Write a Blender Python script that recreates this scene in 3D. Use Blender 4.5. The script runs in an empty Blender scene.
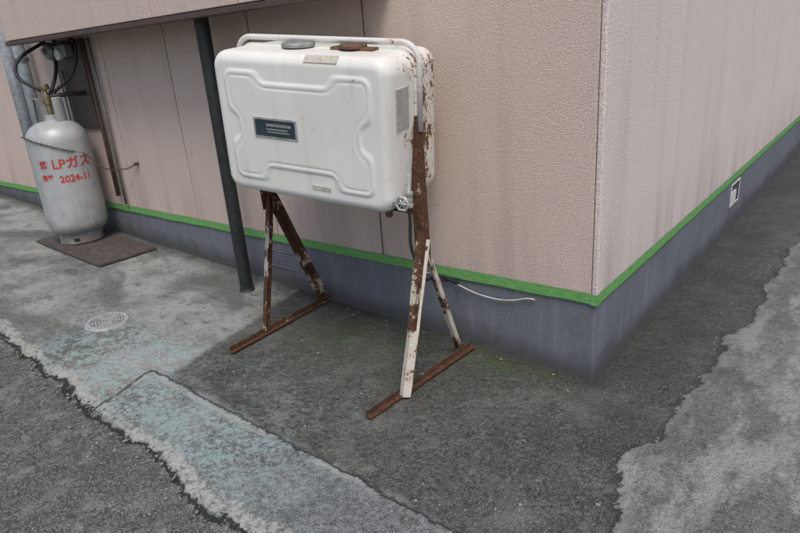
import bpy, bmesh, math, random
import numpy as np
from mathutils import Vector, Matrix, noise as mn
random.seed(4)
sc=bpy.context.scene
GX,GY=-.0388,-.0101
def gz(x,y): 
    x=max(-12,min(8,x)); y=max(-12,min(12,y)); return GX*x+GY*y

# ---------------- node helpers ----------------
class N:
    def __init__(s,name):
        s.m=bpy.data.materials.new(name); s.m.use_nodes=True
        s.t=s.m.node_tree; s.b=s.t.nodes['Principled BSDF']; s.tc=s.t.nodes.new('ShaderNodeTexCoord')
        s.geo=s.t.nodes.new('ShaderNodeNewGeometry')
    def new(s,k): return s.t.nodes.new(k)
    def ln(s,a,b): s.t.links.new(a,b)
    def put(s,sock,v):
        if isinstance(v,bpy.types.NodeSocket): s.ln(v,sock)
        elif isinstance(v,(tuple,list)): sock.default_value=(*v,1) if len(v)==3 and sock.type=='RGBA' else v
        else: sock.default_value=v
    def pos(s): return s.geo.outputs['Position']
    def obj(s): return s.tc.outputs['Object']
    def noise(s,scale,det=3,rough=.55,co=None,dist=0):
        n=s.new('ShaderNodeTexNoise'); n.inputs['Scale'].default_value=scale; n.inputs['Detail'].default_value=det
        n.inputs['Roughness'].default_value=rough; n.inputs['Distortion'].default_value=dist
        s.ln(co if co is not None else s.obj(),n.inputs['Vector']); return n.outputs['Fac']
    def voro(s,scale,feat='F1',out='Distance',co=None):
        n=s.new('ShaderNodeTexVoronoi'); n.feature=feat; n.inputs['Scale'].default_value=scale
        s.ln(co if co is not None else s.obj(),n.inputs['Vector']); return n.outputs[out]
    def math(s,op,a,b=0.,c=None,clamp=False):
        n=s.new('ShaderNodeMath'); n.operation=op; n.use_clamp=clamp; s.put(n.inputs[0],a); s.put(n.inputs[1],b)
        if c is not None: s.put(n.inputs[2],c)
        return n.outputs[0]
    def rng(s,v,a,b,c=0.,d=1.,smooth=False):
        n=s.new('ShaderNodeMapRange'); s.put(n.inputs[0],v)
        for i,k in enumerate((a,b,c,d)): s.put(n.inputs[i+1],k)
        if smooth: n.interpolation_type='SMOOTHSTEP'
        return n.outputs[0]
    def mix(s,f,a,b,mode='MIX'):
        n=s.new('ShaderNodeMix'); n.data_type='RGBA'; n.blend_type=mode
        s.put(n.inputs[0],f); s.put(n.inputs[6],a); s.put(n.inputs[7],b); return n.outputs[2]
    def attr(s,name):
        n=s.new('ShaderNodeAttribute'); n.attribute_name=name; return n.outputs['Fac']
    def xyz(s,co):
        n=s.new('ShaderNodeSeparateXYZ'); s.ln(co,n.inputs[0]); return n.outputs
    def scalev(s,co,v):
        n=s.new('ShaderNodeMapping'); n.inputs['Scale'].default_value=v; s.ln(co,n.inputs[0]); return n.outputs[0]
    def bump(s,h,strength=.5,dist=.01,prev=None):
        n=s.new('ShaderNodeBump'); n.inputs['Strength'].default_value=strength; n.inputs['Distance'].default_value=dist
        s.ln(h,n.inputs['Height'])
        if prev is not None: s.ln(prev,n.inputs['Normal'])
        return n.outputs[0]
    def fin(s,col,rough=.8,metal=0.,nrm=None,spec=.5):
        s.put(s.b.inputs['Base Color'],col); s.put(s.b.inputs['Roughness'],rough); s.put(s.b.inputs['Metallic'],metal)
        s.b.inputs['Specular IOR Level'].default_value=spec
        if nrm is not None: s.ln(nrm,s.b.inputs['Normal'])
        return s.m

def mat_simple(name,col,rough=.6,metal=0,var=.25,scale=30,bump=.1):
    n=N(name); f=n.noise(scale,3); g=n.noise(scale*.2,2)
    c=n.mix(n.rng(f,.3,.7),tuple(k*(1-var) for k in col),tuple(min(1,k*(1+var)) for k in col))
    c=n.mix(n.rng(g,.45,.75,0,.35),c,tuple(k*.5 for k in col))
    return n.fin(c,n.rng(f,.3,.7,rough*.85,min(1,rough*1.15)),metal,n.bump(f,bump,.005) if bump>.2 else None)

def mat_stucco(name,col):
    n=N(name); p=n.pos()
    g=n.noise(210,2,.65,p); g2=n.noise(85,2,.6,p)
    st=n.noise(2.2,3,.6,n.scalev(p,(3,3,.35))); big=n.noise(1.1,3,.6,p)
    c=n.mix(n.rng(g,.3,.70),tuple(k*.62 for k in col),tuple(min(1,k*1.22) for k in col))
    c=n.mix(n.rng(g2,.52,.74,0,.42),c,tuple(k*.55 for k in col))
    c=n.mix(n.rng(big,.4,.75,0,.28),c,(col[0]*.84,col[1]*.87,col[2]*.92))
    c=n.mix(n.rng(st,.52,.8,0,.34),c,(col[0]*.54,col[1]*.54,col[2]*.54))
    z=n.xyz(p)[2]
    c=n.mix(n.math('MULTIPLY',n.rng(z,.40,.75,.45,0.),n.rng(st,.35,.65)),c,(.38,.30,.27))
    b=n.bump(n.math('ADD',g,n.math('MULTIPLY',g2,.55)),.8,.006)
    return n.fin(c,.92,0,b,.25)
M_wall=mat_stucco('stucco_beige',(.71,.57,.485)); M_wall_lit=mat_stucco('stucco_beige_side_lit',(.80,.685,.625))  # side stucco: same beige with brighter, cooler skylight painted into the colour
M_groove=mat_simple('groove_sealant',(.09,.065,.052),.9)
def mat_plinth():
    n=N('plinth_grey_paint'); p=n.pos(); g=n.noise(150,2,.6,p); h=n.noise(4,4,.65,p); st=n.noise(5,3,.6,n.scalev(p,(3,3,.6)))
    c=n.mix(n.rng(g,.3,.7),(.120,.128,.150),(.185,.192,.218))
    c=n.mix(n.rng(h,.5,.75,0,.5),c,(.10,.10,.108))
    c=n.mix(n.rng(st,.52,.75,0,.45),c,(.25,.25,.262))
    P=n.xyz(p); hh=n.math('SUBTRACT',P[2],n.math('MULTIPLY',P[0],GX))
    dirt=n.math('MULTIPLY',n.rng(n.math('ADD',hh,n.math('MULTIPLY',h,-.12)),-.03,.07,1.,0.),.75)
    c=n.mix(dirt,c,(.06,.058,.05))
    return n.fin(c,.85,0,n.bump(n.math('ADD',g,h),.45,.006),.3)
M_plinth=mat_plinth()
def mat_tape():
    n=N('green_masking_tape'); p=n.pos(); s=n.noise(22,4,.65,n.scalev(p,(1,1,5)))
    c=n.mix(n.rng(s,.35,.65),(.115,.30,.085),(.18,.41,.135)); c=n.mix(n.rng(s,.6,.75,0,.6),c,(.28,.47,.22))
    return n.fin(c,.9,0,n.bump(s,.5,.004),.15)
M_tape=mat_tape()

def mat_ground():
    n=N('concrete_ground'); p=n.pos()
    fine=n.noise(190,2,.7,p); mid=n.noise(48,4,.7,p); med=n.noise(11,4,.68,p); big=n.noise(2.2,5,.64,p); big2=n.noise(1.1,4,.64,n.scalev(p,(1,1.7,1)),.6)
    grit=n.voro(75,co=p)
    edge_n=n.math('ADD',n.math('MULTIPLY',n.math('SUBTRACT',med,.5),.11),n.math('MULTIPLY',n.math('SUBTRACT',mid,.5),.06))
    def mask(name,w=.006,amp=1.):
        return n.rng(n.math('ADD',n.attr(name),n.math('MULTIPLY',edge_n,amp)),-w,w)
    mA=mask('sA',.02,.9); mS=mask('sS',.008,.5); mR=mask('sR',.006,1.); mD=mask('sD',.006,1.)
    # left pale concrete
    B=n.mix(n.rng(mid,.32,.68),(.15,.152,.14),(.36,.36,.335))
    B=n.mix(n.rng(big,.42,.58,0,.8),B,(.46,.465,.435)); B=n.mix(n.rng(big2,.49,.62,0,.85),B,(.125,.125,.108))
    B=n.mix(n.rng(med,.55,.66,0,.65),B,(.10,.098,.082))
    # dark patch
    A=n.mix(n.rng(mid,.34,.66),(.040,.042,.034),(.135,.135,.117))
    A=n.mix(n.rng(big,.49,.62,0,.72),A,(.205,.205,.185)); A=n.mix(n.rng(big2,.49,.60,0,.7),A,(.046,.048,.036))
    A=n.mix(n.rng(med,.56,.66,0,.55),A,(.20,.198,.175))
    # rough asphalt
    R=n.mix(n.rng(mid,.34,.66),(.045,.045,.042),(.19,.188,.176)); R=n.mix(n.rng(med,.50,.62,0,.7),R,(.27,.268,.25))
    R=n.mix(n.rng(big,.45,.55,0,.45),R,(.09,.09,.082)); R=n.mix(n.rng(grit,.15,.38,.6,0),R,(.36,.35,.33))
    # strip
    S=n.mix(n.rng(mid,.34,.68),(.105,.115,.11),(.30,.315,.305))
    S=n.mix(n.rng(big,.46,.60,0,.6),S,(.36,.39,.38)); S=n.mix(n.rng(med,.53,.64,0,.75),S,(.08,.085,.075))
    # right slab
    D=n.mix(n.rng(mid,.32,.68),(.13,.13,.122),(.29,.285,.27))
    D=n.mix(n.rng(big,.45,.60,0,.65),D,(.11,.108,.095)); D=n.mix(n.rng(n.noise(3.2,4,.7,n.scalev(p,(1.6,.6,1))),.48,.60,0,.8),D,(.40,.395,.37))
    c=n.mix(mA,B,A); c=n.mix(mS,c,S); c=n.mix(mR,c,R); c=n.mix(mD,c,D)
    notR=n.math('SUBTRACT',1.,mR)
    c=n.mix(n.rng(fine,.56,.66,0,.6),c,(.42,.415,.39)); c=n.mix(n.rng(fine,.44,.34,0,.8),c,(.016,.016,.014))
    # lime bloom
    bl=n.math('MULTIPLY',n.attr('bloom'),n.rng(n.math('ADD',n.math('MULTIPLY',med,.5),n.math('MULTIPLY',mid,.5)),.46,.56))
    bl=n.math('MULTIPLY',bl,n.math('MULTIPLY',notR,n.math('SUBTRACT',1.,n.math('MULTIPLY',n.math('MULTIPLY',mA,n.math('SUBTRACT',1.,mS)),.75))))
    c=n.mix(n.math('MULTIPLY',bl,.75),c,(.40,.51,.50))
    # crumbled pale rims
    rs=n.math('ADD',n.attr('sR'),edge_n)
    rim=n.math('MULTIPLY',n.rng(n.math('ABSOLUTE',n.math('ADD',rs,.028)),.036,.020),n.rng(big,.36,.5,.3,1))
    c=n.mix(n.math('MULTIPLY',rim,n.rng(mid,.38,.55,.2,.88)),c,(.50,.485,.44))
    ds=n.math('ADD',n.attr('sD'),edge_n)
    rim2=n.math('MULTIPLY',n.rng(n.math('ABSOLUTE',n.math('SUBTRACT',ds,.018)),.022,.006),n.rng(med,.4,.6,.1,.75))
    c=n.mix(rim2,c,(.40,.39,.36))
    ls=n.math('ADD',n.attr('sS'),n.math('MULTIPLY',edge_n,.5))
    line2=n.math('MULTIPLY',n.rng(n.math('ABSOLUTE',ls),.009,.002),notR)
    c=n.mix(n.math('MULTIPLY',line2,.7),c,(.03,.03,.025))
    cr0=n.math('MULTIPLY',n.math('MULTIPLY',n.rng(n.math('ABSOLUTE',n.math('SUBTRACT',ls,.024)),.020,.006),n.rng(big,.40,.5)),notR)
    c=n.mix(n.math('MULTIPLY',cr0,.75),c,(.44,.45,.42))
    dark_edge=n.rng(n.math('ABSOLUTE',n.math('SUBTRACT',rs,.012)),.012,.002); c=n.mix(n.math('MULTIPLY',dark_edge,.85),c,(.018,.018,.016))
    dk2=n.rng(n.math('ABSOLUTE',n.math('ADD',ds,.006)),.009,.001); c=n.mix(n.math('MULTIPLY',dk2,.6),c,(.02,.02,.018))
    # damp soiling + moss
    wet=n.math('MULTIPLY',n.attr('wet'),n.rng(n.math('ADD',big,n.math('MULTIPLY',med,.4)),.45,.85,.45,1))
    c=n.mix(n.math('MULTIPLY',wet,.72),c,(.036,.037,.029))
    mo=n.math('MULTIPLY',n.attr('moss'),n.rng(n.math('ADD',med,n.math('MULTIPLY',mid,.5)),.64,.86,0,.8)); c=n.mix(mo,c,(.060,.092,.030))
    hgt=n.math('ADD',mid,n.math('MULTIPLY',fine,.5))
    hgt=n.math('SUBTRACT',hgt,n.math('MULTIPLY',n.math('ADD',dark_edge,line2),.8))
    hgt=n.math('ADD',hgt,n.math('MULTIPLY',med,1.5))
    b=n.bump(hgt,1.,.017)
    return n.fin(c,n.math('SUBTRACT',n.rng(wet,0,1,.88,.58),n.math('MULTIPLY',mA,.1)),0,b,.4)
M_ground=mat_ground()

def mat_rustpaint(name,amount=.5,paint=(.72,.69,.63),scale=9):
    n=N(name); p=n.pos(); a=n.noise(scale,4,.68,p); f=n.noise(90,3,.65,p); s=n.math('ADD',n.math('MULTIPLY',a,.75),n.math('MULTIPLY',f,.25))
    th=.5+(.5-amount)*.35
    m=n.rng(s,th-.015,th+.015)
    halo=n.rng(s,th-.07,th)
    r=n.mix(n.rng(f,.3,.7),(.040,.020,.014),(.165,.072,.034)); r=n.mix(n.rng(n.noise(22,3,.6,p),.45,.65),r,(.062,.032,.022)); r=n.mix(n.rng(f,.62,.74),r,(.27,.14,.07))
    c=n.mix(n.math('MULTIPLY',halo,.45),n.mix(n.rng(f,.3,.7),tuple(k*.88 for k in paint),paint),(.46,.30,.17))
    c=n.mix(m,c,r)
    return n.fin(c,n.rng(m,0,1,.5,.92),0,n.bump(n.math('SUBTRACT',f,n.math('MULTIPLY',m,.4)),.7,.005),.3)
M_rust=mat_rustpaint('rusty_steel',.80,(.40,.34,.28))
M_leg=mat_rustpaint('flaking_white_steel',.38,(.64,.59,.50),7)
M_legm=mat_rustpaint('rusty_white_steel',.64,(.55,.50,.42),8)
M_hoop=mat_rustpaint('white_pipe_paint',.14,(.72,.70,.66),6)

def mat_tank():
    n=N('aged_white_enamel'); p=n.obj(); x,y,z=n.xyz(p)
    a=n.noise(13,4,.7,p); f=n.noise(80,3,.65,p); big=n.noise(3,3,.6,p)
    s=n.math('ADD',n.math('MULTIPLY',a,.62),n.math('MULTIPLY',f,.38))
    base=n.mix(n.rng(big,.35,.7),(.80,.785,.735),(.73,.71,.65))
    st=n.noise(7,3,.6,n.scalev(p,(3,3,.25))); base=n.mix(n.rng(st,.54,.8,0,.38),base,(.52,.47,.37))
    base=n.mix(n.rng(f,.64,.72,0,.3),base,(.45,.38,.28))
    side=n.rng(x,.375,.415); mid=n.rng(n.math('ABSOLUTE',n.math('SUBTRACT',y,.02)),.15,.04,0,1)
    k=n.math('ADD',n.math('MULTIPLY',side,n.math('ADD',.050,n.math('MULTIPLY',mid,.10))),n.math('MULTIPLY',n.rng(y,0,.05),n.rng(x,.1,.38,-.02,.05)))
    k=n.math('ADD',k,n.math('MULTIPLY',n.math('MULTIPLY',n.rng(z,-.22,-.28),n.rng(x,.25,.38)),.04))
    th=n.math('SUBTRACT',.680,k)
    m=n.rng(n.math('SUBTRACT',s,th),-.008,.012); halo=n.rng(n.math('SUBTRACT',s,th),-.07,0)
    c=n.mix(n.math('MULTIPLY',halo,.5),base,(.55,.38,.20))
    r=n.mix(n.rng(f,.35,.7),(.06,.028,.015),(.24,.105,.045)); c=n.mix(m,c,r)
    return n.fin(c,n.rng(m,0,1,.38,.9),0,n.bump(n.math('SUBTRACT',n.math('MULTIPLY',f,.25),n.math('MULTIPLY',m,.5)),.35,.003))
M_tank=mat_tank()
M_plate=mat_simple('nameplate_blue_grey',(.040,.065,.082),.35,.3); M_silver=mat_simple('worn_aluminium',(.58,.57,.54),.4,.6)
M_label=mat_simple('faded_label',(.50,.46,.38),.6,0,.2,60); M_label2=mat_simple('grey_label',(.40,.385,.36),.6,0,.3,90)
M_black=mat_simple('black_paint',(.020,.024,.023),.5,0,.4); M_rubber=mat_simple('black_rubber',(.02,.02,.02),.6)
M_capb=mat_simple('rusty_cap',(.13,.07,.042),.8,.0,.5,60,.5); M_capg=mat_simple('grey_cap',(.30,.30,.28),.5,.4)
def mat_cyl():
    n=N('gas_cylinder_grey'); p=n.obj(); a=n.noise(9,4,.65,p); f=n.noise(60,3,.6,p); z=n.xyz(p)[2]
    c=n.mix(n.rng(a,.35,.7),(.46,.475,.47),(.36,.37,.365)); c=n.mix(n.rng(f,.6,.7,0,.4),c,(.22,.21,.19))
    c=n.mix(n.rng(n.noise(5,4,.6,n.scalev(p,(3,3,.4))),.55,.75,0,.35),c,(.22,.21,.19))
    c=n.mix(n.math('MULTIPLY',n.rng(z,.22,.02),n.rng(a,.35,.6)),c,(.22,.19,.16))
    return n.fin(c,.42,.1,n.bump(f,.12,.003))
M_cyl=mat_cyl(); M_red=mat_simple('red_lettering',(.52,.05,.035),.5,0,.15); M_brass=mat_simple('dull_brass',(.32,.26,.15),.4,.8)
M_pvc=mat_simple('pale_blue_grey_pvc',(.36,.40,.42),.5); M_mat=mat_simple('worn_rubber_mat',(.075,.062,.052),.9,0,.4,25,.6)
M_wire=mat_simple('white_cable',(.62,.60,.56),.5); M_dark=mat_simple('vent_dark',(.02,.02,.02),.9); M_vent=mat_simple('vent_metal',(.15,.155,.17),.6,.2); M_steel=mat_simple('galvanised_steel',(.26,.26,.25),.5,.5)
M_roof=mat_simple('roof_metal',(.12,.11,.10),.6); M_iron=mat_simple('cast_drain_cover',(.36,.37,.36),.6,.1,.3,60,.4)
M_whitep=mat_simple('white_plastic',(.62,.61,.58),.5); M_soffit=mat_simple('brown_trim',(.085,.058,.045),.6); M_moss=mat_simple('pebble_grey',(.22,.21,.19),.9,0,.4)

# ---------------- mesh helpers ----------------
def empty(name,loc=(0,0,0),rot=None):
    e=bpy.data.objects.new(name,None); sc.collection.objects.link(e); e.location=loc
    e.empty_display_size=.1
    if rot is not None: e.matrix_world=Matrix.Translation(loc)@rot
    return e
def mk(name,verts,faces,mat,parent=None,smooth=False,bev=0):
    me=bpy.data.meshes.new(name); me.from_pydata([tuple(v) for v in verts],[],faces); me.update()
    o=bpy.data.objects.new(name,me); sc.collection.objects.link(o); me.materials.append(mat)
    if parent: o.parent=parent
    if smooth: me.polygons.foreach_set('use_smooth',[True]*len(me.polygons))
    if bev:
        b=o.modifiers.new('b','BEVEL'); b.width=bev; b.segments=2; b.limit_method='ANGLE'
    return o
def box(name,lo,hi,mat,parent=None,bev=.003):
    (x0,y0,z0),(x1,y1,z1)=lo,hi
    v=[(x0,y0,z0),(x1,y0,z0),(x1,y1,z0),(x0,y1,z0),(x0,y0,z1),(x1,y0,z1),(x1,y1,z1),(x0,y1,z1)]
    f=[(0,3,2,1),(4,5,6,7),(0,1,5,4),(1,2,6,5),(2,3,7,6),(3,0,4,7)]
    return mk(name,v,f,mat,parent,False,bev)
def catmull(P,n=8):
    P=[Vector(p) for p in P]; out=[]
    Q=[P[0]*2-P[1]]+P+[P[-1]*2-P[-2]]
    for i in range(1,len(Q)-2):
        for k in range(n):
            t=k/n; a,b,c,d=Q[i-1:i+3]
            out.append(.5*((2*b)+(c-a)*t+(2*a-5*b+4*c-d)*t*t+(3*b-a-3*c+d)*t**3))
    return out+[P[-1]]
def tube(name,P,r,mat,parent=None,seg=12,smoothpath=True,n=8):
    P=catmull(P,n) if smoothpath else [Vector(p) for p in P]
    vs=[];fs=[];up=None
    for i,pt in enumerate(P):
        t=(P[min(i+1,len(P)-1)]-P[max(i-1,0)]).normalized()
        if up is None: up=t.orthogonal().normalized()
        up=(up-t*up.dot(t)).normalized(); s=t.cross(up)
        for k in range(seg):
            a=2*math.pi*k/seg; vs.append(pt+(up*math.cos(a)+s*math.sin(a))*r)
    for i in range(len(P)-1):
        for k in range(seg):
            a=i*seg+k;b=i*seg+(k+1)%seg; fs.append((a,b,b+seg,a+seg))
    fs.append(tuple(reversed(range(seg)))); fs.append(tuple(range((len(P)-1)*seg,len(P)*seg)))
    return mk(name,vs,fs,mat,parent,True)
def lathe(name,prof,mat,parent=None,seg=48,M=None,smooth=True):
    vs=[];fs=[]
    for r,z in prof:
        for k in range(seg):
            a=2*math.pi*k/seg; v=Vector((r*math.cos(a),r*math.sin(a),z)); vs.append(M@v if M else v)
    for i in range(len(prof)-1):
        for k in range(seg):
            a=i*seg+k;b=i*seg+(k+1)%seg; fs.append((a,b,b+seg,a+seg))
    fs.append(tuple(reversed(range(seg)))); fs.append(tuple(range((len(prof)-1)*seg,len(prof)*seg)))
    o=mk(name,vs,fs,mat,parent,smooth)
    if smooth:
        m=o.modifiers.new('e','EDGE_SPLIT'); m.split_angle=math.radians(40)
    return o
def angle_iron(name,A,B,w,mat,parent,side,face,t=.004):
    """L section from A to B; legs along vectors side and face"""
    A,B=Vector(A),Vector(B); d=(B-A).normalized(); s=Vector(side); s=(s-d*s.dot(d)).normalized(); f=Vector(face); f=(f-d*f.dot(d)-s*f.dot(s)).normalized()
    prof=[(0,0),(w,0),(w,t),(t,t),(t,w),(0,w)]
    K=14; vs=[]
    for k in range(K+1):
        P=A.lerp(B,k/K)
        for a,b in prof:
            v=P+s*a+f*b
            if a>t or b>t: v=v+(s if a>t else f)*(mn.noise(v*23)*.0022)
            vs.append(v)
    fs=[(j*6+i,j*6+(i+1)%6,j*6+(i+1)%6+6,j*6+i+6) for j in range(K) for i in range(6)]+[(5,4,3,2,1,0),tuple(K*6+q for q in range(6))]
    o=mk(name,vs,fs,mat,parent)
    bm=bmesh.new(); bm.from_mesh(o.data); bmesh.ops.recalc_face_normals(bm,faces=bm.faces); bm.to_mesh(o.data); bm.free()
    return o

# ---------------- ground ----------------
def coords(lo,hi,step,far):
    a=list(np.arange(lo,hi+1e-6,step)); L=[];x=lo;s=step
    while x>-far: s*=1.5;x-=s;L.append(x)
    R=[];x=a[-1];s=step
    while x<far: s*=1.5;x+=s;R.append(x)
    return L[::-1]+a+R
def build_ground():
    xs=coords(-6.2,2.0,.02,90); ys=coords(-2.1,4.2,.02,90)
    nx,ny=len(xs),len(ys); V=np.zeros((ny,nx,3)); att={k:np.zeros((ny,nx)) for k in ('sA','sS','sR','sD','bloom','wet','moss')}
    def sst(v,a,b):
        t=max(0,min(1,(v-a)/(b-a))); return t*t*(3-2*t)
    for j,y in enumerate(ys):
        for i,x in enumerate(xs):
            n1=mn.noise(Vector((x*1.7,y*1.7,0)));n2=mn.noise(Vector((x*6,y*6,3)));n3=mn.noise(Vector((x*20,y*20,7)))
            w=.035*n1+.03*n2+.014*n3; w2=.03*mn.noise(Vector((x*1.5+9,y*1.5,5)))+.02*n2
            sR=-(y+1.335+.05*(x+2))+w
            sS=min(-(y+1.03)+w2*.5,x+1.64+.35*(y+1.2)+w2*.6)
            sA=min(y+1.03,x+1.60+.2*(y+1.0))+w2*1.6
            sD=x-.37-.03*max(0,y)+.05*n1+.05*n2+.016*n3+(.10*math.exp(-((y+.42)/.18)**2))
            if y<-1.5: sD=x-.37+.05*n1
            att['sA'][j,i]=sA;att['sS'][j,i]=sS;att['sR'][j,i]=sR;att['sD'][j,i]=sD
            att['bloom'][j,i]=sst(x,-2.9,-2.1)*sst(-x,.3,1.0)*sst(-(y+.80),-.2,.1)
            dw=max(-y,0) if x<0 else (x if y>0 else math.hypot(x,y)); 
            wv=max((1-sst(dw,.0,.14)), .9*(1-sst(dw,.18,.42)) if y>.1 and x>0 else 0, .5*(1-sst(abs(x-.2),.1,.4))*(1-sst(-y,.0,.5)))
            if x<0: wv=max(wv, .6*math.exp(-((x+1.0)/.6)**2-((y+.2)/.28)**2))
            att['wet'][j,i]=wv
            att['moss'][j,i]=math.exp(-((x+.45)/.38)**2-((y+.07)/.09)**2)+.9*math.exp(-((x+1.15)/.4)**2-((y+.25)/.2)**2)
            z=gz(x,y)+.006*n1+.0025*n2+.0012*n3
            z-=.015*sst(sR,-.006,.012); z+=.018*sst(sD,-.012,.008)*(1 if y<6 else 0); z-=.004*math.exp(-(sS/.012)**2)
            if math.hypot(x+2.356,y+.90)<.10: z=gz(x,y)-.012
            V[j,i]=(x,y,z)
    me=bpy.data.meshes.new('concrete_ground'); 
    idx=np.arange(nx*ny).reshape(ny,nx)
    F=np.stack([idx[:-1,:-1],idx[:-1,1:],idx[1:,1:],idx[1:,:-1]],-1).reshape(-1,4)
    me.vertices.add(nx*ny); me.vertices.foreach_set('co',V.reshape(-1)); me.loops.add(F.size); me.loops.foreach_set('vertex_index',F.reshape(-1))
    me.polygons.add(len(F)); me.polygons.foreach_set('loop_start',np.arange(len(F))*4); me.polygons.foreach_set('loop_total',np.full(len(F),4))
    me.update(calc_edges=True); me.polygons.foreach_set('use_smooth',[True]*len(F))
    for k,a in att.items():
        A=me.attributes.new(k,'FLOAT','POINT'); A.data.foreach_set('value',a.reshape(-1).astype(np.float32))
    o=bpy.data.objects.new('concrete_ground',me); sc.collection.objects.link(o); me.materials.append(M_ground)
build_ground()

def pebbles():
    bm=bmesh.new()
    for _ in range(900):
        r=random.random()
        if r<.5: x=random.uniform(-3,.3); y=-1.36+random.gauss(0,.05)-.05*(x+2)
        elif r<.65: x=random.uniform(-5,0); y=-.03-abs(random.gauss(0,.05))
        elif r<.78: x=.36+random.gauss(0,.05); y=random.uniform(-1,2)
        else: x=random.uniform(-3,1.2); y=random.uniform(-1.9,-.1)
        if x<.03 and y>-.02: continue
        s=random.choice([.0015,.002,.0025,.0035,.005,.007]); 
        M=Matrix.Translation((x,y,gz(x,y)+s*.3+(.012 if x>.4 else 0)-(.012 if y<-1.42 else 0)))@Matrix.Rotation(random.random()*6,4,'Z')@Matrix.Diagonal((s*random.uniform(.8,1.5),s,s*.6,1))
        bmesh.ops.create_icosphere(bm,subdivisions=1,radius=1,matrix=M)
    me=bpy.data.meshes.new('loose_gravel'); bm.to_mesh(me); bm.free(); me.materials.append(M_moss)
    o=bpy.data.objects.new('loose_gravel',me); sc.collection.objects.link(o)
pebbles()

# drain cover (sits in a shallow recess)
dc=empty('floor_drain_cover',(-2.356,-.90,gz(-2.356,-.9)+.005),Matrix.Rotation(-GX,4,'Y')@Matrix.Rotation(GY,4,'X'))
lathe('back_plate',[(.001,-.004),(.088,-.004),(.088,-.02)],M_dark,dc)
for k in range(5):
    a=.010+k*.0155; lathe('grate_ring_%d'%k,[(a,-.006),(a,.003),(a+.008,.003),(a+.008,-.006)],M_iron,dc)
lathe('rim',[(.086,-.006),(.086,.004),(.108,.004),(.114,-.004),(.120,-.03)],M_iron,dc)
for k in range(6):
    a=k*math.pi/3; o=box('grate_bar_%d'%k,(.008,-.004,-.005),(.087,.004,.0022),M_iron,dc,0); o.rotation_euler=(0,0,a)

# ---------------- building ----------------
house=empty('stucco_house')
HP=.401; TOP=3.1; XL=-8.6; YB=9.0
box('wall_core',(XL+.02,.012,HP-.03),(-.012,YB-.02,TOP),M_groove,house,0)
gl=[XL,-7.5,-6.7,-5.9,-5.1,-4.32,-3.53,-2.74,-1.93,-1.12,-.02]
for i in range(len(gl)-1):
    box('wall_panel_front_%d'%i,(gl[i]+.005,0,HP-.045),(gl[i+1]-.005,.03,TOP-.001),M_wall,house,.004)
gr=[.03,.92,1.93,2.94,3.95,4.96,5.97,6.98,8.0,YB]
for i in range(len(gr)-1):
    box('wall_panel_side_%d'%i,(-.03,gr[i]+.005,HP-.045),(0,gr[i+1]-.005,TOP-.001),M_wall_lit,house,.004)
box('corner_trim',(-.022,-.003,HP-.045),(.003,.028,TOP-.001),M_wall_lit,house,.006)
box('plinth',(XL,.008,-1.2),(-.008,YB,HP-.040),M_plinth,house,.008)
def tape(name,P0,P1,nrm):
    P0,P1=Vector(P0),Vector(P1); L=(P1-P0).length; n=max(1,int(L/.03)); vs=[];fs=[]
    for i in range(n+1):
        p=P0.lerp(P1,i/n); a=mn.noise(Vector((i*.12,nrm[0]*9,0)))*.006; b=mn.noise(Vector((i*.23,5,nrm[1]*7)))*.003
        up=Vector((0,0,1)); N_=Vector(nrm)
        vs+= [p+up*(.002+b)+N_*.0002, p+up*(.002+b)+N_*.0010, p-up*(.046+a)+N_*.0012, p-up*(.046+a)-N_*.0005]
    for i in range(n):
        for k in range(3): fs.append((i*4+k,i*4+k+1,i*4+4+k+1,i*4+4+k))
    mk(name,vs,fs,M_tape,house,False)
tape('masking_tape_front',(-8.5,-.0006,HP),(-.024,-.0006,HP),(0,-1,0)); tape('masking_tape_side',(.0006,.030,HP),(.0006,YB,HP),(1,0,0))
tape('masking_tape_corner_a',(-.024,-.0036,HP),(.0042,-.0036,HP),(0,-1,0)); tape('masking_tape_corner_b',(.0036,-.0046,HP),(.0036,.030,HP),(1,0,0))
def vent(name,c,axis,w,h,frame,cover=0):
    e=empty(name); e.parent=house
    x,y,z=c
    def bx(nm,a0,a1,z0,z1,d0,d1,m):
        if axis=='x': box(nm,(x+a0,y-d1,z+z0),(x+a1,y-d0,z+z1),m,e,.001)
        else: box(nm,(x+d0,y+a0,z+z0),(x+d1,y+a1,z+z1),m,e,.001)
    bx('recess',-w/2,w/2,-h/2,h/2,-.006,.002,M_dark if frame is M_whitep else frame)
    t=.010
    bx('frame_top',-w/2-t,w/2+t,h/2,h/2+t,-.004,.006,frame);bx('frame_bottom',-w/2-t,w/2+t,-h/2-t,-h/2,-.004,.006,frame)
    bx('frame_a',-w/2-t,-w/2,-h/2,h/2,-.004,.005,frame);bx('frame_b',w/2,w/2+t,-h/2,h/2,-.004,.005,frame)
    for k in range(1,5): bx('slat_%d'%k,-w/2,w/2,-h/2+h*k/5-.003,-h/2+h*k/5+.003,.001,.004,M_vent)
    if cover: bx('broken_cover',-w/2,-w/2+w*cover,-h/2,h*.2,.003,.012,frame)
vent('plinth_vent',(-1.92,.008,.24),'x',.26,.09,M_plinth)
vent('plinth_vent',(-.008,2.55,.24),'y',.24,.14,M_whitep,.45)
vent('plinth_vent',(-.008,5.6,.22),'y',.30,.13,M_vent)
box('roof',(XL-.15,-.15,TOP),(.15,YB+.1,TOP+.12),M_roof,house,.01)
OX0,OX1,OY,OZ=-4.30,-.95,-.30,1.625
bg=[OX0,-3.87,-3.1,-2.33,-1.6,OX1]
for i in range(len(bg)-1): box('bay_panel_%d'%i,(bg[i]+.004,OY,OZ),(bg[i+1]-.004,OY+.03,2.75),M_wall,house,.004)
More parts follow.
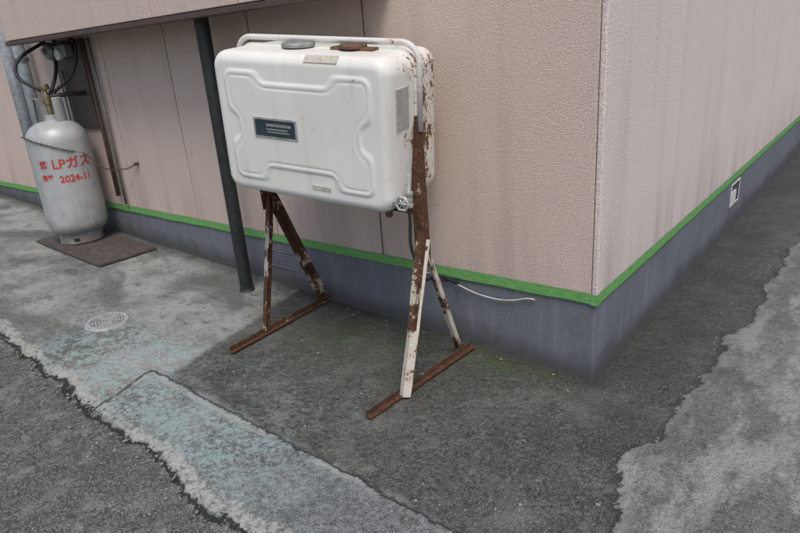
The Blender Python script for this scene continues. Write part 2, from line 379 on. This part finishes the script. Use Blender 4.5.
box('bay_core',(OX0+.01,OY+.012,OZ+.012),(OX1-.01,-.003,2.74),M_groove,house,0)
box('bay_end_right',(OX1-.006,OY+.034,OZ),(OX1+.01,-.002,2.75),M_wall,house,.003); box('bay_end_left',(OX0-.01,OY+.034,OZ),(OX0+.006,-.002,2.75),M_wall,house,.003)
box('bay_soffit',(OX0+.02,OY+.034,OZ-.004),(OX1-.02,-.004,OZ+.010),M_soffit,house,0)
box('bay_bottom_trim',(OX0-.005,OY-.004,OZ-.032),(OX1+.005,OY+.05,OZ-.005),M_soffit,house,.003)

# ---------------- support pole ----------------
pole=empty('support_pole',(-2.07,-.18,gz(-2.07,-.18)))
H=OZ-.006-pole.location.z
lathe('shaft',[(.038,-.02),(.038,H-.006)],M_black,pole,32); lathe('base_collar',[(.046,-.01),(.046,.006),(.041,.012),(.038,.014)],M_black,pole,32)
box('top_plate',(-.06,-.06,H-.006),(.06,.06,H+.0),M_black,pole,.002)

# ---------------- tank ----------------
W,D,HT=.835,.40,.58
yaw,rol,pit=.165,.095,.075
R=Matrix.Rotation(yaw,4,'Z')@Matrix.Rotation(rol,4,'Y')@Matrix.Rotation(pit,4,'X')
TC=Vector((-1.040,-.368,1.120))
tank=empty('kerosene_tank',TC,R)
TM=Matrix.Translation(TC)@R
def outline(w,h,r,n=24,ns=36):
    pts=[]
    cs=[(w-r,h-r,0),(-(w-r),h-r,90),(-(w-r),-(h-r),180),(w-r,-(h-r),270)]
    for q,(cx,cz,a0) in enumerate(cs):
        for k in range(n): a=math.radians(a0+90*k/(n-1)); pts.append((cx+r*math.cos(a),cz+r*math.sin(a)))
        nx_=cs[(q+1)%4]; a=math.radians(a0+90); x0,z0=cx+r*math.cos(a),cz+r*math.sin(a); x1,z1=nx_[0]+r*math.cos(a),nx_[1]+r*math.sin(a)
        for k in range(1,ns): pts.append((x0+(x1-x0)*k/ns,z0+(z1-z0)*k/ns))
    return pts
def sdrr(x,z,w,h,r):
    qx,qz=abs(x)-w+r,abs(z)-h+r
    return math.hypot(max(qx,0),max(qz,0))+min(max(qx,qz),0)-r
def smax(a,b,k):
    h=max(k-abs(a-b),0)/k; return max(a,b)+h*h*k*.25
def emb(x,z):
    d=sdrr(x,z,.345,.222,.04)
    for cx,cz,w,h in ((0,.235,.17,.055),(0,-.24,.175,.080),(-.365,0,.07,.055),(.365,0,.07,.055)):
        d=smax(d,-(sdrr(x-cx,z-cz,w,h,.035)),.04)
    return d
def shell(sign,name):
    rE=.042; rc=.066; w,h=W/2,HT/2
    O=outline(w,h,rc); n=len(O)
    vs=[];fs=[]
    ylist=[.004,.02,.06,.10,D/2-rE]
    def hf(dd):
        dd=max(0,min(rE,dd)); return D/2-rE+math.sqrt(max(0,rE*rE-(rE-dd)**2))
    for y in ylist:
        for (x,z) in O:
            s=1+.012*(1-y/(D/2)); vs.append((x*s,sign*y,z*s))
    S=[1-.5*(i/26)**1.6*.32 for i in range(1,27)]
    last=S[-1]; S+= [last*(1-i/80) for i in range(1,80)]
    for s in S:
        for (x,z) in O:
            px,pz=x*s,z*s; dd=-sdrr(px,pz,w,h,rc)
            y=hf(dd)
            if dd>rE*.6: 
                y+=.003*max(0,1-((px/w)**2))*max(0,1-((pz/h)**2))
                if sign<0:
                    e=emb(px,pz); t=max(0,min(1,(.008-e)/.014)); y+=.0055*t*t*(3-2*t)
                    t2=max(0,1-abs(e+.020)/.008); y-=.002*t2*t2*(3-2*t2)
            vs.append((px,sign*y,pz))
    nrings=len(ylist)+len(S)
    for i in range(nrings-1):
        for k in range(n):
            a=i*n+k;b=i*n+(k+1)%n; q=(a,b,b+n,a+n); fs.append(q if sign>0 else tuple(reversed(q)))
    c=len(vs); vs.append((0,sign*(D/2+.003+(.0055 if sign<0 else 0)),0)); base=(nrings-1)*n
    for k in range(n):
        q=(base+k,base+(k+1)%n,c); fs.append(q if sign>0 else tuple(reversed(q)))
    return mk(name,vs,fs,M_tank,tank,True)
shell(-1,'front_shell'); shell(1,'rear_shell')
O=outline(W/2*1.012+.008,HT/2*1.012+.008,.075); n=len(O); vs=[(x,y,z) for y in (-.006,.006) for x,z in O]+[(x*.9,y,z*.9) for y in (-.006,.006) for x,z in O]
fs=[(k,(k+1)%n,n+(k+1)%n,n+k) for k in range(n)]+[(2*n+k,2*n+(k+1)%n,(k+1)%n,k) for k in range(n)]+[(n+k,n+(k+1)%n,3*n+(k+1)%n,3*n+k) for k in range(n)]
mk('seam_flange',vs,fs,M_tank,tank,False,.0015)
yf=-(D/2+.0085)
NX=-.01
box('nameplate_rim',(-.205+NX,yf-.003,-.037),(.015+NX,yf+.004,.047),M_silver,tank,.002)
box('nameplate',(-.195+NX,yf-.0045,-.028),(.005+NX,yf-.001,.038),M_plate,tank,.001)
for k,(a,b,z,hh) in enumerate(((-.135,-.015,.018,.010),(-.135,-.03,.001,.006),(-.13,-.02,-.010,.005))):
    x=a+NX
    i=0
    while x<b+NX:
        wd=random.uniform(.003,.007); box('nameplate_lettering_%d_%d'%(k,i),(x,yf-.0055,z-hh/2),(x+wd,yf-.004,z+hh/2),M_label2,tank,0); x+=wd+.004; i+=1
lathe('nameplate_emblem',[(.001,0),(.014,0),(.014,-.002)],M_silver,tank,3,Matrix.Translation((-.165+NX,yf-.004,.004))@Matrix.Rotation(math.radians(90),4,'X')@Matrix.Rotation(math.radians(-30),4,'Z'),False)
T=Matrix.Translation((.13,-D/2+.042-.0305,HT/2-.042+.0305))@Matrix.Rotation(math.radians(-45),4,'X')
mk('top_sticker',[T@Vector(v) for v in ((-.075,0,-.017),(.075,0,-.017),(.075,0,.017),(-.075,0,.017))],[(0,1,2,3)],M_label,tank)
box('lower_sticker',(.05,-(D/2+.0035),-.228),(.14,-(D/2-.002),-.210),M_label,tank,0)
box('side_label',(W/2-.001+.002,-.150,.03),(W/2+.0065,-.06,.18),M_label2,tank,.001)
def cap(name,x,y,z,r,m,h=.03):
    lathe(name,[(r*.5,-.03),(r*.5,0),(r*.8,.0),(r,.004),(r,h*.7),(r*.9,h),(r*.35,h*1.05),(r*.3,h*1.2),(.001,h*1.25)],m,tank,32,Matrix.Translation((x,y,z)))
cap('filler_cap',-.09,-.03,HT/2+.004,.068,M_capg,.020); cap('gauge_cap',.17,-.03,HT/2+.008,.055,M_capb,.017)
box('gauge_bracket',(.08,-.055,HT/2+.002),(.27,-.005,HT/2+.014),M_capb,tank,.002)
hx=W/2+.021; hz=HT/2+.034; rr=.075
path=[(-hx,-.0,.10),(-hx,0,hz-rr)]
for k in range(1,9): a=math.radians(180-90*k/8); path.append((-hx+rr+rr*math.cos(a),0,hz-rr+rr*math.sin(a)))
for k in range(0,9): a=math.radians(90-90*k/8); path.append((hx-rr+rr*math.cos(a),0,hz-rr+rr*math.sin(a)))
path+=[(hx,0,.0)]
tube('carry_hoop',path,.0115,M_hoop,tank,14,False)
lathe('drain_boss',[(.001,-.045),(.014,-.045),(.016,-.035),(.016,-.02),(.022,-.018),(.022,.012)],M_capb,tank,8,Matrix.Translation((.345,-.10,-HT/2)),False)
V0=Vector((W/2+.006,-.13,-.235))
def at(v): return Matrix.Translation(v)
RX=Matrix.Rotation(math.radians(90),4,'X'); RY=Matrix.Rotation(math.radians(90),4,'Y')
lathe('valve_stub',[(.011,-.03),(.011,.03)],M_silver,tank,16,at(V0)@RY)
lathe('valve_body',[(.001,-.03),(.017,-.03),(.017,-.018),(.013,-.016),(.015,.0),(.013,.016),(.017,.018),(.017,.03),(.001,.03)],M_silver,tank,16,at(V0+Vector((.03,0,0))))
lathe('valve_bonnet',[(.012,0),(.012,.03),(.007,.032),(.007,.055)],M_silver,tank,12,at(V0+Vector((.03,0,0)))@RX)
vs=[];fs=[]
for i in range(24):
    a=2*math.pi*i/24
    rrr=.026*(1+.08*math.cos(6*a))
    for k in range(8):
        b=2*math.pi*k/8; vs.append(V0+Vector((.03+(rrr+.005*math.cos(b))*math.cos(a),-.055+.005*math.sin(b),(rrr+.005*math.cos(b))*math.sin(a))))
for i in range(24):
    for k in range(8): fs.append((i*8+k,((i+1)%24)*8+k,((i+1)%24)*8+(k+1)%8,i*8+(k+1)%8))
mk('valve_handwheel',vs,fs,M_silver,tank,True)
for k in range(3):
    a=math.pi*k/3; d=Vector((math.cos(a),0,math.sin(a)))*.026; c=V0+Vector((.03,-.055,0)); tube('wheel_spoke_%d'%k,[c-d,c+d],.003,M_silver,tank,6,False)
lathe('sight_glass',[(.006,0),(.006,.07)],M_whitep,tank,10,at(V0+Vector((.03,0,.03))))

stand=empty('tank_stand')
def tw(x,y,z): return TM@Vector((x,y,z))
apR=Vector((-.590,-.335,.60)); topR=tw(W/2+.012,.0,.06)
angle_iron('post_right',topR+Vector((0,-.02,0)),apR+Vector((.008,-.02,-.06)),.044,M_rust,stand,(0,1,0),(-.6,-.0,0),.005)
angle_iron('leg_front_right',Vector((-.588,-.355,.66)),Vector((-.571,-.575,gz(-.57,-.57)+.02)),.036,M_leg,stand,(.55,1,0),(-1,0,0))
angle_iron('leg_front_right_cleat',Vector((-.578,-.36,.70)),Vector((-.566,-.485,.31)),.030,M_legm,stand,(0,1,0),(-1,0,0),.003)
angle_iron('leg_rear_right',Vector((-.590,-.315,.62)),Vector((-.598,-.085,gz(-.6,-.08)+.02)),.034,M_leg,stand,(.3,-1,0),(-1,.3,0))
angle_iron('base_bar_right',Vector((-.612,-.755,gz(-.6,-.75)+.010)),Vector((-.585,-.035,gz(-.6,-.03)+.010)),.026,M_rust,stand,(1,0,0),(0,0,1))
apL=Vector((-1.55,-.33,.74)); 
angle_iron('post_left',tw(-W/2-.012,.02,.05),apL+Vector((0,.0,-.05)),.042,M_rust,stand,(0,-1,0),(1,0,0),.005)
angle_iron('leg_front_left',Vector((-1.545,-.335,.80)),Vector((-1.545,-.495,gz(-1.55,-.49)+.02)),.040,M_legm,stand,(.3,1,0),(1,0,0))
angle_iron('leg_rear_left',Vector((-1.555,-.315,.76)),Vector((-1.570,-.03,gz(-1.57,0)+.02)),.044,M_legm,stand,(.2,-1,0),(1,.3,0))
angle_iron('base_bar_left',Vector((-1.50,-.735,gz(-1.5,-.73)+.010)),Vector((-1.555,-.02,gz(-1.55,0)+.010)),.026,M_rust,stand,(1,0,0),(0,0,1))
angle_iron('cradle_front',tw(-W/2,-.05,-HT/2-.008),tw(W/2+.01,-.05,-HT/2-.008),.03,M_rust,stand,(0,1,0),(0,0,-1))
for i,p in enumerate((apR+Vector((.010,-.012,.02)),apR+Vector((.010,-.012,-.04)),)):
    lathe('bolt_%d'%i,[(.001,.008),(.009,.008),(.010,0)],M_capb,stand,6,Matrix.Translation(p)@RY,False)

hs=empty('fuel_hose')
v0=tw(*(V0+Vector((.03,0,-.03))))
tube('hose',[v0,v0+Vector((.0,.0,-.06)),v0+Vector((-.01,.01,-.18)),v0+Vector((.01,.06,-.32)),(-.64,-.20,.44),(-.62,-.09,.37),(-.66,-.02,.345),(-.75,-.006,.33)],.0065,M_rubber,hs,10)
cb=empty('wall_cable')
tube('cable',[(-.86,.002,.352),(-.74,-.004,.340),(-.66,-.006,.322),(-.56,-.006,.298),(-.45,-.006,.292),(-.37,-.006,.305),(-.31,-.006,.325),(-.27,-.005,.328)],.0030,M_wire,cb,8)

# ---------------- gas cylinder ----------------
CX,CY=-3.93,-.27; CZ=gz(CX,CY)+.022
gc=empty('gas_cylinder',(CX,CY,CZ))
r=.208
prof=[(.150,.0),(.155,.004),(.155,.055),(.148,.06),(.148,.072),(.165,.078),(.19,.10),(r-.004,.13),(r,.16)]
prof+=[(r,.16+.58*k/8) for k in range(1,9)]
for k in range(1,13):
    a=math.radians(90*k/12); prof.append((.055+(r-.055)*math.cos(a),.74+.15*math.sin(a)))
prof+=[(.045,.895),(.045,.93),(.02,.932)]
lathe('body',prof,M_cyl,gc,64)
for k in range(4):
    a=k*math.pi/2+.9; o=box('foot_hole_%d'%k,(-.02,-.002,.02),(.02,.004,.045),M_dark,gc,.001)
    o.location=(.1545*math.cos(a),.1545*math.sin(a),0); o.rotation_euler=(0,0,a+math.pi/2)
vs=[];fs=[];n=40
for z,rr_ in ((.885,.098),(1.04,.090),(1.05,.086),(1.04,.084),(.885,.090)):
    for i in range(n+1):
        a=math.radians(-5+250*i/n); vs.append((rr_*math.cos(a),rr_*math.sin(a),z))
for j in range(4):
    for i in range(n): fs.append((j*(n+1)+i,j*(n+1)+i+1,(j+1)*(n+1)+i+1,(j+1)*(n+1)+i))
mk('valve_guard',vs,fs,M_cyl,gc,True)
lathe('valve_body',[(.02,.92),(.02,1.0),(.028,1.005),(.028,1.065),(.018,1.07),(.012,1.10),(.03,1.105),(.034,1.115),(.03,1.14),(.001,1.143)],M_brass,gc,20)
lathe('coupler_nut',[(.001,0),(.02,0),(.022,.02),(.022,.05),(.015,.055),(.015,.09)],M_brass,gc,12,Matrix.Translation((0,0,1.05))@Matrix.Rotation(math.radians(100),4,'Y')@RX.inverted())
tube('coupler_handle',[(.02,.03,1.055),(.05,.14,1.06),(.06,.26,1.055)],.016,M_black,gc,10)
lathe('handle_grip',[(.001,0),(.022,.0),(.024,.02),(.02,.06),(.001,.062)],M_black,gc,16,Matrix.Translation((.06,.24,1.055))@RX.inverted())
regs=empty('gas_regulator')
tube('hose',[(CX,CY+.03,CZ+1.07),(CX-.03,CY+.10,CZ+1.17),(CX-.1,CY+.16,CZ+1.25),(CX-.16,-.07,CZ+1.35)],.013,M_rubber,regs)
tube('hose_second',[(CX-.02,CY-.02,CZ+1.10),(CX-.13,CY-.10,CZ+1.2),(CX-.22,CY-.03,CZ+1.32),(CX-.20,-.10,CZ+1.43)],.012,M_rubber,regs)
tube('hose_third',[(CX+.02,CY+.05,CZ+1.08),(CX+.16,-.12,CZ+1.20),(CX+.17,-.06,CZ+1.38),(CX+.05,-.06,CZ+1.46)],.012,M_rubber,regs)
lathe('regulator_disc',[(.001,-.03),(.05,-.028),(.062,-.01),(.062,.01),(.05,.026),(.02,.03),(.02,.05),(.001,.052)],M_steel,regs,28,Matrix.Translation((CX-.17,-.10,CZ+1.36))@RX)
box('changeover_valve',(CX-.10,-.10,CZ+1.31),(CX+.06,-.03,CZ+1.40),M_steel,regs,.012)
lathe('gauge',[(.001,-.02),(.034,-.02),(.038,-.01),(.038,.01),(.001,.012)],M_whitep,regs,24,Matrix.Translation((CX-.02,-.11,CZ+1.33))@RX)
tube('riser_pipe',[(CX-.17,-.06,CZ+1.36),(CX-.17,-.05,CZ+1.42),(CX-.17,-.05,1.62)],.016,M_steel,regs,10,False)
tube('wall_pipe_rear',[(CX+.22,-.03,.48),(CX+.22,-.03,1.60)],.016,M_soffit,regs,10,False)
tube('wall_pipe_second',[(CX+.30,-.025,.42),(CX+.30,-.025,1.60)],.010,M_steel,regs,10,False)
tube('lower_pipe',[(CX-.17,-.05,CZ+1.22),(CX-.17,-.05,.46)],.013,M_steel,regs,10,False)
box('backing_board',(CX-.30,-.022,CZ+.80),(CX+.14,-.004,CZ+1.42),M_soffit,regs,.003)
def chain(P,parent):
    pts=catmull(P,14); L=[0]
    for a,b in zip(pts,pts[1:]): L.append(L[-1]+(b-a).length)
    step=.017; i=0; s=0;k=0
    bm=bmesh.new()
    while s<L[-1]:
        while L[i+1]<s: i+=1
        t=(s-L[i])/(L[i+1]-L[i]); p=pts[i].lerp(pts[i+1],t); d=(pts[i+1]-pts[i]).normalized()
        q=d.to_track_quat('X','Z').to_matrix().to_4x4()@Matrix.Rotation((k%2)*math.pi/2,4,'X')
        ring=[]
        for a in range(10):
            an=2*math.pi*a/10
            for b in range(5):
                bb=2*math.pi*b/5
                v=Vector(((.0115+.0022*math.cos(bb))*math.cos(an),(.0065+.0022*math.cos(bb))*math.sin(an),.0022*math.sin(bb)))
                ring.append(bm.verts.new(p+q.to_3x3()@v))
        for a in range(10):
            for b in range(5): bm.faces.new((ring[a*5+b],ring[((a+1)%10)*5+b],ring[((a+1)%10)*5+(b+1)%5],ring[a*5+(b+1)%5]))
        s+=step;k+=1
    me=bpy.data.meshes.new('links'); bm.to_mesh(me); bm.free(); me.materials.append(M_soffit)
    o=bpy.data.objects.new('links',me); sc.collection.objects.link(o); o.parent=parent
ch=empty('securing_chain')
chp=[]
zc=CZ+.80-.04
for a,dz in ((-110,.02),(-75,-.0),(-40,-.045),(-10,-.09),(20,-.13)): chp.append((CX+(r+.007)*math.cos(math.radians(a)),CY+(r+.007)*math.sin(math.radians(a)),zc+dz+.02))
chp+=[(CX+.33,CY+.12,zc-.215),(CX+.46,-.06,zc-.235),(CX+.56,-.012,zc-.20)]
chain(chp,ch)
lathe('wall_hook',[(.001,0),(.012,0),(.012,.03),(.02,.032),(.02,.04)],M_soffit,ch,10,Matrix.Translation((CX+.56,-.03,zc-.20))@RX.inverted())
def text(body,size,ang,z,name):
    cu=bpy.data.curves.new(name,'FONT'); cu.body=body; cu.size=size; cu.align_x='CENTER'; cu.resolution_u=3; cu.offset=.0014
    o=bpy.data.objects.new(name,cu); sc.collection.objects.link(o)
    dg=bpy.context.evaluated_depsgraph_get(); me=bpy.data.meshes.new_from_object(o.evaluated_get(dg)); bpy.data.objects.remove(o)
    bm=bmesh.new(); bm.from_mesh(me); bmesh.ops.triangulate(bm,faces=bm.faces); bmesh.ops.subdivide_edges(bm,edges=[e for e in bm.edges if e.calc_length()>.015],cuts=1)
    for v in bm.verts:
        a=ang+v.co.x/r; v.co=Vector(((r+.0025)*math.cos(a),(r+.0025)*math.sin(a),z+v.co.y))
    bm.to_mesh(me); bm.free(); me.materials.clear(); me.materials.append(M_red)
    o=bpy.data.objects.new(name,me); sc.collection.objects.link(o); o.parent=gc
A0=math.radians(-14)
text('LPガス',.090,A0+.12,.575,'lettering_gas'); text('燃',.062,A0-.80,.585,'lettering_flammable')
text('2024-11',.066,A0+.14,.475,'lettering_date'); text('容器',.042,A0-.76,.50,'lettering_type')
mt=box('rubber_mat',(-4.22,-.50,-.001),(-3.24,-.07,.018),M_mat,None,.004)
for v in mt.data.vertices: v.co.z+=gz(v.co.x,v.co.y)+.004
dp=empty('drain_pipe')
tube('pipe',[(-4.62,-.10,.2),(-4.62,-.10,3.0)],.045,M_pvc,dp,24,False)
for k,z in enumerate((.7,1.5,2.5)): lathe('bracket_%d'%k,[(.050,-.015),(.052,-.015),(.052,.015),(.050,.015)],M_vent,dp,24,Matrix.Translation((-4.62,-.10,z)))
tube('pipe_second',[(-4.86,-.10,.2),(-4.86,-.10,3.0)],.05,M_pvc,dp,24,False)

# ---------------- light ----------------
w=bpy.data.worlds.new('World'); sc.world=w; w.use_nodes=True; nt=w.node_tree; bgn=nt.nodes['Background']
sky=nt.nodes.new('ShaderNodeTexSky'); sky.sky_type='NISHITA'; sky.sun_disc=False
el,az=math.radians(60),math.radians(134)
sky.sun_elevation=el; sky.sun_rotation=az; sky.air_density=1.0; sky.dust_density=3; sky.ozone_density=1
nt.links.new(sky.outputs[0],bgn.inputs[0]); bgn.inputs[1].default_value=.145
sd=Vector((math.sin(az)*math.cos(el),math.cos(az)*math.cos(el),math.sin(el)))
L=bpy.data.lights.new('sun','SUN'); L.energy=1.9; L.angle=math.radians(24); L.color=(1,.975,.94)
lo=bpy.data.objects.new('sun',L); sc.collection.objects.link(lo); lo.rotation_euler=sd.to_track_quat('Z','Y').to_euler(); lo.location=(2,-3,6)

# ---------------- camera ----------------
cam=bpy.data.cameras.new('camera'); co=bpy.data.objects.new('camera',cam); sc.collection.objects.link(co); sc.camera=co
cam.sensor_width=36; cam.lens=611.9/800*36; cam.clip_end=500; cam.clip_start=.02
yw,pt,rl=math.radians(39.99),math.radians(19.92),math.radians(4.47)
fw=Vector((-math.sin(yw)*math.cos(pt),math.cos(yw)*math.cos(pt),-math.sin(pt))); rt=Vector((math.cos(yw),math.sin(yw),0)); dn=fw.cross(rt)
c,s=math.cos(rl),math.sin(rl)
X=rt*c+dn*s; Dn=-rt*s+dn*c
co.matrix_world=Matrix((( X.x,-Dn.x,-fw.x,.845),(X.y,-Dn.y,-fw.y,-2.215),(X.z,-Dn.z,-fw.z,1.4),(0,0,0,1)))
sc.view_settings.view_transform='Standard'; sc.view_settings.look='None'; sc.view_settings.exposure=0
